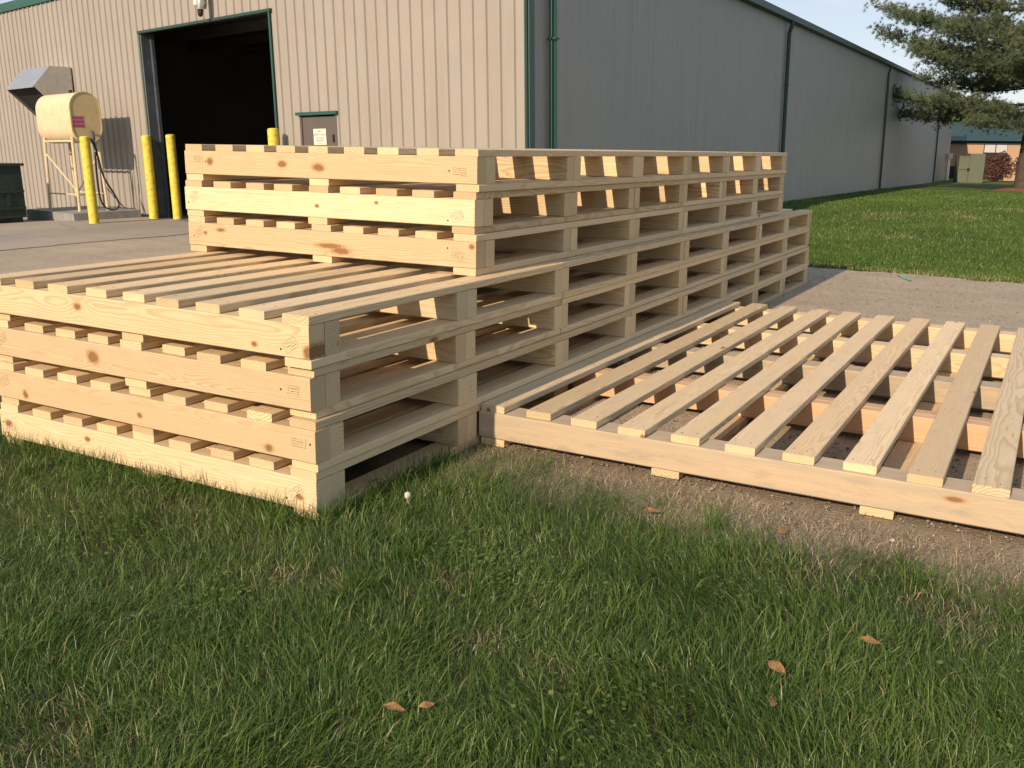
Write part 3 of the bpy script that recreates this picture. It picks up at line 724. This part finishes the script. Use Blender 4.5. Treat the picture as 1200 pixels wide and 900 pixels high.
def blades(name, x, y, length, width, tone, lean, az, mat, segs=3, z=None):
    """bent tapering blades, vectorised"""
    n = len(x); z0 = gz(x, y) if z is None else z
    tw = RNG.uniform(0, 6.283, n); wx, wy = np.cos(tw), np.sin(tw)
    dx, dy = np.cos(az), np.sin(az); V = []
    px, py, pz = x.copy(), y.copy(), z0 - .004
    th = lean * .35; seg = length/segs
    for k in range(segs):
        wd = width * (1 - .25*k/segs*1.5) / 2
        V.append(np.stack([px - wx*wd, py - wy*wd, pz], 1)); V.append(np.stack([px + wx*wd, py + wy*wd, pz], 1))
        px = px + dx*np.sin(th)*seg; py = py + dy*np.sin(th)*seg; pz = pz + np.cos(th)*seg
        pz = np.maximum(pz, z0 + .004 + .004*k)
        th = np.minimum(th + lean * .75, 1.9)
    V.append(np.stack([px, py, pz], 1)); nv = 2*segs + 1
    VV = np.stack(V, 1).reshape(-1, 3); b = (np.arange(n)*nv)[:, None]; F = []
    for k in range(segs-1):
        F.append(np.concatenate([b+2*k, b+2*k+1, b+2*k+3], 1)); F.append(np.concatenate([b+2*k, b+2*k+3, b+2*k+2], 1))
    F.append(np.concatenate([b+2*segs-2, b+2*segs-1, b+2*segs], 1))
    return tri_mesh(name, VV, np.concatenate(F), mat, np.repeat(tone, nv))

DRY = [(.25, -.51, .10), (.43, -.46, .10), (.44, -1.55, .22), (-.59, -.2, .10), (1.35, -.55, .07), (1.11, -.54, .07), (.81, -.23, .06), (1.9, .55, .14), (2.4, .45, .18), (1.15, .70, .12)]
def lawn_points(n, x0, x1, y0, y1):
    x = RNG.uniform(x0, x1, n); y = RNG.uniform(y0, y1, n)
    d = np.hypot(x - CAM[0], y - CAM[1])
    return x, y, d
x, y, d = lawn_points(1250000, -6.5, 6.0, -3.6, 1.25)
keep = RNG.uniform(0, 1, len(x)) < np.clip((2.35/np.maximum(d, 1.0))**1.7, .035, 1.0) * .98
x, y = x[keep], y[keep]
inst = (x > -2.12) & (x < .006) & (y > -.012)
e = near_edge(x) + noise2(x, y, 21, 7.0)*.10
edge = np.clip((e - .04 - y)/.42, 0, 1)**1.4
# strip close to the stack keeps its grass
edge = np.where((x < .55) & (y < e - .02), np.maximum(edge, .55), edge)
pd = np.ones(len(x))
for (cx, cy, r) in DRY: pd *= 1 - .6*np.exp(-((x-cx)**2 + (y-cy)**2)/r**2)
cl = noise2(x, y, 33, 9.0)
ok = (~inst) & (RNG.uniform(0, 1, len(x)) < edge*pd*np.clip(.82 + .35*cl, .25, 1))
x, y, pd, cl = x[ok], y[ok], pd[ok], cl[ok]
big = noise2(x, y, 44, 2.6); n = len(x)
ln = np.clip(RNG.normal(.080, .026, n)*(1 + .25*big), .028, .17) * (.55 + .45*pd)
az = 2.2 + 1.6*noise2(x, y, 55, 4.2) + RNG.normal(0, .85, n)
lean = np.clip(RNG.normal(.86, .32, n) + .22*cl, .10, 1.5)
tone = np.clip(.42 + .16*noise2(x, y, 66, 5.0) + RNG.normal(0, .20, n), 0, .86)
dry = RNG.uniform(0, 1, n) < .025 + .3*(1 - pd); tone = np.where(dry, RNG.uniform(.86, 1.0, n), tone)
wd = np.clip(RNG.normal(.0024, .0008, n), .0011, .005)
print('near blades', n)
tag(blades('lawn_grass', x, y, ln, wd, tone, lean, az, M['blade']), 'rough green lawn grass in front of the pallet stack', 'grass', kind='stuff')
xf = np.concatenate([RNG.uniform(-2.3, .02, 1300), RNG.uniform(.004, .07, 700)]); yf = np.concatenate([RNG.uniform(-.10, -.004, 1300), RNG.uniform(-.05, 1.0, 700)]); n = len(xf)
tag(blades('grass_fringe', xf, yf, np.clip(RNG.normal(.105, .03, n), .05, .18), RNG.uniform(.0018, .0038, n), np.clip(RNG.normal(.42, .2, n), 0, .86), RNG.uniform(.1, .8, n), RNG.uniform(0, 6.28, n), M['blade']), 'taller unmown grass fringe along the foot of the stack', 'grass', kind='stuff')
tx, ty, tl, ta, tt_ = [], [], [], [], []
for k in range(150):
    cx, cy = RNG.uniform(-3.5, 4.5), RNG.uniform(-2.4, .85)
    if k < 4: cx, cy = ((1.52, -.88), (.35, -.95), (2.3, -.30), (.55, -.10))[k]
    if cx < .12 and cy > -.1: continue
    m_ = int(RNG.uniform(25, 60)); b_ = RNG.uniform(.05, .11)
    r_ = RNG.normal(0, .024, m_); q_ = RNG.normal(0, .024, m_)
    tx.append(cx + r_); ty.append(cy + q_); tl.append(np.clip(RNG.normal(b_, .02, m_), .04, .17)); ta.append(np.arctan2(q_, r_) + RNG.normal(0, .4, m_)); tt_.append(np.clip(RNG.normal(RNG.uniform(.35, .72), .08, m_), 0, .86))
tx, ty, tl, ta, tt_ = map(np.concatenate, (tx, ty, tl, ta, tt_)); n = len(tx)
tag(blades('grass_tufts', tx, ty, tl + .02, RNG.uniform(.003, .0055, n), tt_, RNG.uniform(.25, .95, n), ta, M['blade']), 'taller coarse tufts scattered through the lawn', 'grass', kind='stuff')
# low broad-leaved weeds
wx_, wy_ = [], []
for (cx, cy, r) in ((.95, -.02, .16), (.72, .08, .12), (1.75, .25, .14), (.2, -.8, .12), (1.6, -.7, .14), (2.5, -.1, .15), (-.6, -.6, .15)):
    wx_.append(RNG.normal(cx, r, 110)); wy_.append(RNG.normal(cy, r, 110))
wx_ = np.concatenate(wx_); wy_ = np.concatenate(wy_); n = len(wx_)
a_ = RNG.uniform(0, 6.28, n); sz = RNG.uniform(.006, .012, n); hz = RNG.uniform(.03, .055, n); P0 = np.stack([wx_, wy_, hz], 1)
U = np.stack([np.cos(a_), np.sin(a_), RNG.uniform(-.3, .3, n)], 1)*sz[:, None]; Vv_ = np.stack([-np.sin(a_), np.cos(a_), RNG.uniform(-.3, .3, n)], 1)*sz[:, None]
WV = np.stack([P0 - U, P0 + Vv_*.8, P0 + U, P0 - Vv_*.8], 1).reshape(-1, 3); bI = np.arange(n)[:, None]*4
tag(tri_mesh('clover', WV, np.concatenate([bI + np.array([[0, 1, 2]]), bI + np.array([[0, 2, 3]])]), M['blade'], np.repeat(np.clip(RNG.normal(.68, .1, n), 0, .86), 4)), 'low clover patches in the lawn', 'clover', kind='stuff')
# dry thatch and straw
x, y, d = lawn_points(260000, -4.5, 5.5, -3.2, 1.28)
e = near_edge(x); p = .05*np.clip((3.0/d)**2, .1, 1) + .65*np.exp(-((y - (e - .05))/.18)**2)*np.clip((x + .1)/.2, 0, 1)
for (cx, cy, r) in DRY: p += .5*np.exp(-((x-cx)**2 + (y-cy)**2)/r**2)
ok = (RNG.uniform(0, 1, len(x)) < p) & ~((x > -2.12) & (x < .02) & (y > -.03)) & (y < e + .26)
x, y = x[ok], y[ok]; n = len(x); print('straw', n)
tag(blades('dry_thatch', x, y, RNG.uniform(.03, .085, n), RNG.uniform(.0015, .0032, n), RNG.uniform(0, 1, n), RNG.uniform(1.0, 1.7, n), RNG.uniform(0, 6.28, n), M['straw'], 2), 'dry straw and thatch between grass and gravel', 'straw', kind='stuff')
# lawn beyond the drive
x = RNG.uniform(-9, 14, 900000); y = 10.3 + RNG.uniform(0, 1, len(x))**1.8*34
d = np.hypot(x - CAM[0], y - CAM[1])
wallx = -3.6 - .025*(y - 8.5) + .05
ok = (y > far_edge(x) + noise2(x, y, 71, 6)*.10) & (x > wallx) & (RNG.uniform(0, 1, len(x)) < np.clip((14/d)**.6, .2, 1)*.55)
x, y, d = x[ok], y[ok], d[ok]; n = len(x); print('far blades', n)
tone = np.clip(.50 + .14*noise2(x, y, 81, 1.1) + .10*noise2(x, y, 82, 5) + RNG.normal(0, .14, n), 0, .86)
for (cx, cy, r) in ((-.93, 20.6, .55), (.27, 22.0, .4), (1.22, 24.5, .45), (.96, 21.2, .35), (.15, 15.9, .3)):
    q = np.exp(-((x-cx)**2 + ((y-cy)/1.6)**2)/r**2); tone = np.where(RNG.uniform(0, 1, n) < q*.45, RNG.uniform(.86, 1, n), tone)
ed = np.exp(-((y - far_edge(x))/.35)**2); tone = np.where(RNG.uniform(0, 1, n) < ed*.45, RNG.uniform(.86, 1, n), tone)
tag(blades('far_lawn_grass', x, y, RNG.uniform(.035, .075, n), .0045 + d*.00035, tone, np.clip(RNG.normal(.6, .25, n), .1, 1.2), RNG.uniform(0, 6.28, n), M['blade'], 2), 'mown green lawn beyond the gravel drive', 'grass', kind='stuff')
# tuft of grass by the tank plinth
q = RNG.uniform(0, 1, (7000, 2)); lx_ = -13.1 + q[:, 0]*1.9; ly_ = -1.35 + q[:, 1]*1.3
wp = np.array([list((PL @ Vector((a, b, 0))).xy) for a, b in zip(lx_, ly_)])
tag(blades('wall_grass', wp[:, 0], wp[:, 1], RNG.uniform(.04, .11, 7000), RNG.uniform(.008, .014, 7000), RNG.uniform(.1, .8, 7000), RNG.uniform(.2, 1, 7000), RNG.uniform(0, 6.28, 7000), M['blade'], 2), 'strip of grass at the wall between dumpster and plinth', 'grass', kind='stuff')

# loose stones on the drive
n = 46000; x = RNG.uniform(-3.5, 7, n); y = 1.0 + RNG.uniform(0, 1, n)**1.5*9.6
ok = ~((x > -2.15) & (x < .02) & (y < 8.9)) & ((y > 1.28) | (RNG.uniform(0, 1, n) < .35)) & (y > near_edge(x) - .05) & (y < far_edge(x) + .05); x, y = x[ok], y[ok]; n = len(x)
s = np.clip(RNG.lognormal(-5.25, .42, n), .0025, .018)
base = np.array([(1, 0, 0), (0, 1, 0), (-1, 0, 0), (0, -1, 0), (0, 0, .7), (0, 0, -.5)], float)
a = RNG.uniform(0, 6.28, n); jit = RNG.uniform(.6, 1.2, (n, 6, 1)); Vv = base[None]*jit
Rx = np.stack([Vv[..., 0]*np.cos(a)[:, None] - Vv[..., 1]*np.sin(a)[:, None], Vv[..., 0]*np.sin(a)[:, None] + Vv[..., 1]*np.cos(a)[:, None], Vv[..., 2]], -1)
Rx = Rx*s[:, None, None] + np.stack([x, y, gz(x, y) + .006 + s*.25], 1)[:, None, :]
bf = np.array([(0, 1, 4), (1, 2, 4), (2, 3, 4), (3, 0, 4), (1, 0, 5), (2, 1, 5), (3, 2, 5), (0, 3, 5)])
M['stone'] = leafmat('loose_stone', [(0, (.17, .14, .105)), (.8, (.33, .28, .21)), (1, (.50, .45, .37))], 0.0, .9)
tag(tri_mesh('gravel_stones', Rx.reshape(-1, 3), (bf[None] + (np.arange(n)*6)[:, None, None]).reshape(-1, 3), M['stone'], np.repeat(RNG.uniform(0, 1, n)**2.2, 6)), 'loose stones scattered over the gravel drive', 'gravel', kind='stuff')

# ------------------------------------------------------------------ small things lying about
def leaf(x, y, z, size, rz, rx, label, mat='leaf_dry'):
    m = MB(); prof = [(0, .02), (.18, .16), (.40, .24), (.62, .20), (.82, .10), (1.0, .0)]
    for i, (a, b) in enumerate(prof):
        cz = .05*math.sin(a*5.1); m.v += [(a - .5, -b, cz + b*.22 + .02*(i % 2)), (a - .5, 0, cz), (a - .5, b, cz + b*.12 - .03*(i % 2))]
    for i in range(len(prof)-1):
        k = 3*i; m.f += [(k, k+3, k+4, k+1), (k+1, k+4, k+5, k+2)]
    o = m.build('fallen_leaf', M[mat], fix=False); o.matrix_world = Matrix.Translation((x, y, z + gzf(x, y))) @ Matrix.Rotation(rz, 4, 'Z') @ Matrix.Rotation(rx, 4, 'X') @ Matrix.Scale(size, 4)
    tag(o, label, 'leaf', 'dry leaves on the lawn')
leaf(1.13, -1.01, .055, 0.066, .2, .2, 'curled brown leaf lying in open grass, larger of a touching pair')
leaf(1.205, -.965, .062, 0.047, .9, .5, 'small brown leaf touching the larger curled one')
leaf(1.03, .83, .03, 0.070, 2.3, .7, 'orange leaf standing at the grass edge near the middle foot board')
leaf(1.17, .80, .025, 0.078, .5, .3, 'flat russet leaf in the straw by the middle foot board')
leaf(1.71, .86, .03, 0.066, 1.2, .8, 'bright orange leaf on straw between two foot boards')
leaf(1.97, -.26, .05, 0.078, -.6, .4, 'long tan leaf caught among grass blades')
leaf(2.18, .06, .045, 0.070, .1, .3, 'pale brown leaf half sunk in the grass')
leaf(2.00, -.43, .04, 0.058, 1.8, .5, 'small yellowish leaf low in the grass')
m = MB(); m.tube([(0, 0, -.02), (0, 0, .02)], .006, 8); ms_ = None
mu = empty('mushroom', 'small white mushroom cap in the grass beside the stack', 'mushroom', None, Matrix.Translation((.19, .38, .008)))
m.build('stem', M['mushroom'], mu)
m = MB(); m.tube([(0, 0, .012), (0, 0, .022), (0, 0, .034), (0, 0, .042), (0, 0, .045)], [.010, .016, .015, .009, .002], 12); soften(m.build('cap', M['mushroom'], mu), 80)
m = MB(); pts = [(.836, 10.33), (.88, 10.15), (.96, 9.98), (1.07, 9.71)]
for i, (a, b) in enumerate(pts):
    z = gzf(a, b) + .012 + .01*(i % 2); m.v += [(a - .014, b - .008, z), (a + .014, b + .008, z + .002)]
for i in range(3): m.f.append((2*i, 2*i+1, 2*i+3, 2*i+2))
tag(m.build('plastic_strap', M['strap'], fix=False), 'scrap of turquoise plastic strapping on the gravel near the far lawn', 'strap')

# ------------------------------------------------------------------ pine tree
def make_pine():
    rr = random.Random(5); bx, by = .93, 48.0; bz = gzf(bx, by)
    root = empty('pine_tree', 'tall spreading pine with layered branches on the lawn', 'tree', None, Matrix.Translation((bx, by, bz)))
    m = MB(); H = 15.0
    m.tube([(0, 0, -.3), (0, 0, .25), (.02, 0, 2), (.05, .05, 5), (0, .1, 9), (.05, 0, 12), (0, 0, H)], [.46, .36, .31, .27, .20, .12, .03], 12); m.build('trunk', M['bark'], root, smooth=True)
    left = Vector((-.873, -.489, 0)); fwd = Vector((-.489, .873, 0))
    # (height at trunk, azimuth from image-left in degrees, length, rise at the tip)
    br = [(3.55, -15, 4.6, .3), (3.5, 40, 4.4, .5), (4.6, 25, 4.8, .5), (4.9, -30, 4.6, .7), (5.7, 35, 5.2, .8), (3.9, 0, 7.4, .35), (3.3, 18, 5.4, .05), (3.0, -35, 4.2, -.1), (5.3, -12, 6.2, .6), (6.0, 10, 6.8, .9), (6.4, -25, 6.0, .3), (7.0, 2, 7.6, .9), (7.3, 30, 6.0, .7), (7.9, -8, 6.6, 1.0), (8.6, 16, 6.0, 1.0), (9.2, -20, 5.6, .9), (9.9, 5, 5.4, 1.0)]
    for k in range(26): br.append((3.2 + 10.5*rr.random(), 45 + 270*rr.random(), 0, .6))
    for k in range(10): br.append((10.2 + .42*k, rr.uniform(-60, 60), 0, .8))
    limb = MB(); TP = []; TD = []
    for (h, azd, L, rise) in br:
        if L == 0: L = max(1.0, (14.6 - h)*.55*rr.uniform(.75, 1.1))
        a = math.radians(azd); dr = (left*math.cos(a) + fwd*math.sin(a)).normalized(); sd_ = Vector((-dr.y, dr.x, 0))
        bend = rr.uniform(-.6, .6); pts = []; N = 8
        for i in range(N+1):
            t = i/N; pts.append(Vector((0, 0, h)) + dr*L*t + sd_*bend*t*t + Vector((0, 0, rise*t*t - .25*math.sin(t*3.1) + rr.uniform(-.05, .05))))
        limb.tube(pts, [max(.010, .065*(L/6)*(1 - t/(N+.3))) for t in range(N+1)], 5)
        ns = int(7 + L*5.2)
        for j in range(ns):
            t = .16 + .84*(j + rr.random())/ns
            i = min(int(t*N), N-1); p0 = pts[i].lerp(pts[i+1], t*N - i)
            sgn = 1 if j % 2 else -1; sl_ = (1.35*(1 - t) + .55)*rr.uniform(.6, 1.2)*(L/6)**.5
            if rr.random() < .28: continue
            d2 = (dr*rr.uniform(.35, .9) + sd_*sgn*rr.uniform(.5, 1.1) + Vector((0, 0, rr.uniform(-.12, .35)))).normalized()
            q = [p0, p0 + d2*sl_*.5 + Vector((0, 0, .03)), p0 + d2*sl_ + Vector((0, 0, .10))]
            limb.tube(q, [.022, .014, .006], 4, cap=False)
            for u in range(int(12 + sl_*21)):
                v = rr.uniform(.12, 1.05); base_ = q[0].lerp(q[2], v); o_ = Vector((rr.gauss(0, .20), rr.gauss(0, .20), rr.gauss(.04, .15)))
                TP.append(base_ + o_); TD.append((d2*.6 + Vector((rr.gauss(0, .4), rr.gauss(0, .4), .55 + rr.gauss(0, .25)))).normalized())
    limb.build('limbs', M['bark'], root, fix=False)
    TP = np.array([tuple(p) for p in TP]); TD = np.array([tuple(p) for p in TD]); n = len(TP); K = 24
    rnd = RNG.normal(0, 1, (n, K, 3)); rnd /= np.linalg.norm(rnd, axis=2, keepdims=True)
    D = TD[:, None]*.75 + rnd*.85; D /= np.linalg.norm(D, axis=2, keepdims=True)
    ln_ = RNG.uniform(.10, .19, (n, K, 1)); side = np.cross(D, RNG.normal(0, 1, (n, K, 3))); side /= np.linalg.norm(side, axis=2, keepdims=True)
    A_ = TP[:, None] + D*.01; B_ = A_ + side*.0075; C_ = A_ - side*.0075; E_ = A_ + D*ln_
    VV = np.stack([B_, C_, E_], 2).reshape(-1, 3)
    tone = np.clip(.48 + .28*noise2(TP[:, 0], TP[:, 2]*1.5 + TP[:, 1], 91, 1.8) + RNG.normal(0, .10, n), 0, .92); tone[RNG.uniform(0, 1, n) < .025] = 1.0
    F = np.arange(len(VV)).reshape(-1, 3); print('needles', len(F))
    tri_mesh('crown', VV, F, M['needle'], np.repeat(tone, 3*K), root)
make_pine()
# mulch ring
m = MB(); N = 26; m.v.append((.93, 48.0, gzf(.93, 48) + .16))
for rad, hgt in ((.7, .12), (1.5, -.02)):
    for k in range(N):
        a = k*6.283/N; xx = .93 + rad*math.cos(a)*(1 + .12*math.sin(3*a + 1)); yy = 48 + rad*math.sin(a); m.v.append((xx, yy, gzf(xx, yy) + hgt))
for k in range(N): m.f += [(0, 1+k, 1+(k+1) % N), (1+k, 1+N+k, 1+N+(k+1) % N, 1+(k+1) % N)]
tag(m.build('mulch_bed', M['mulch'], fix=False), kind='structure')

# russet shrub in front of the far building
def shrub(cx, cy, w_, h_, label, seed):
    rg = np.random.default_rng(seed); root = empty('shrub', label, 'shrub', 'russet shrubs by the far building', Matrix.Translation((cx, cy, gzf(cx, cy))))
    m = MB(); rr = random.Random(seed)
    for k in range(9): m.tube([(0, 0, -.05), (rr.uniform(-.4, .4)*w_, rr.uniform(-.4, .4), h_*.45), (rr.uniform(-.9, .9)*w_, rr.uniform(-.6, .6), h_*rr.uniform(.7, 1))], [.03, .02, .008], 5)
    m.build('stems', M['bark'], root, fix=False)
    n = 1900; P_ = rg.normal(0, 1, (n, 3)); P_ /= np.linalg.norm(P_, axis=1, keepdims=True); P_ *= rg.uniform(.3, 1, (n, 1))**.5
    P_ = P_*np.array([w_, .8, h_*.5]) + np.array([0, 0, h_*.52]); P_[:, 2] += .18*np.sin(P_[:, 0]*5)
    d_ = rg.normal(0, 1, (n, 2, 3)); d_ /= np.linalg.norm(d_, axis=2, keepdims=True); s_ = rg.uniform(.05, .11, (n, 1))
    VV = np.stack([P_ - d_[:, 0]*s_, P_ + d_[:, 0]*s_, P_ + d_[:, 1]*s_*1.6], 1).reshape(-1, 3)
    tri_mesh('foliage', VV, np.arange(3*n).reshape(-1, 3), M['shrub'], None, root)
shrub(-1.75, 78.5, 1.10, 2.1, 'rounded russet shrub beside the green utility cabinet', 3)
shrub(.15, 79.5, 1.0, 2.1, 'russet shrub nearer the pine trunk, in front of the salmon wall', 4)
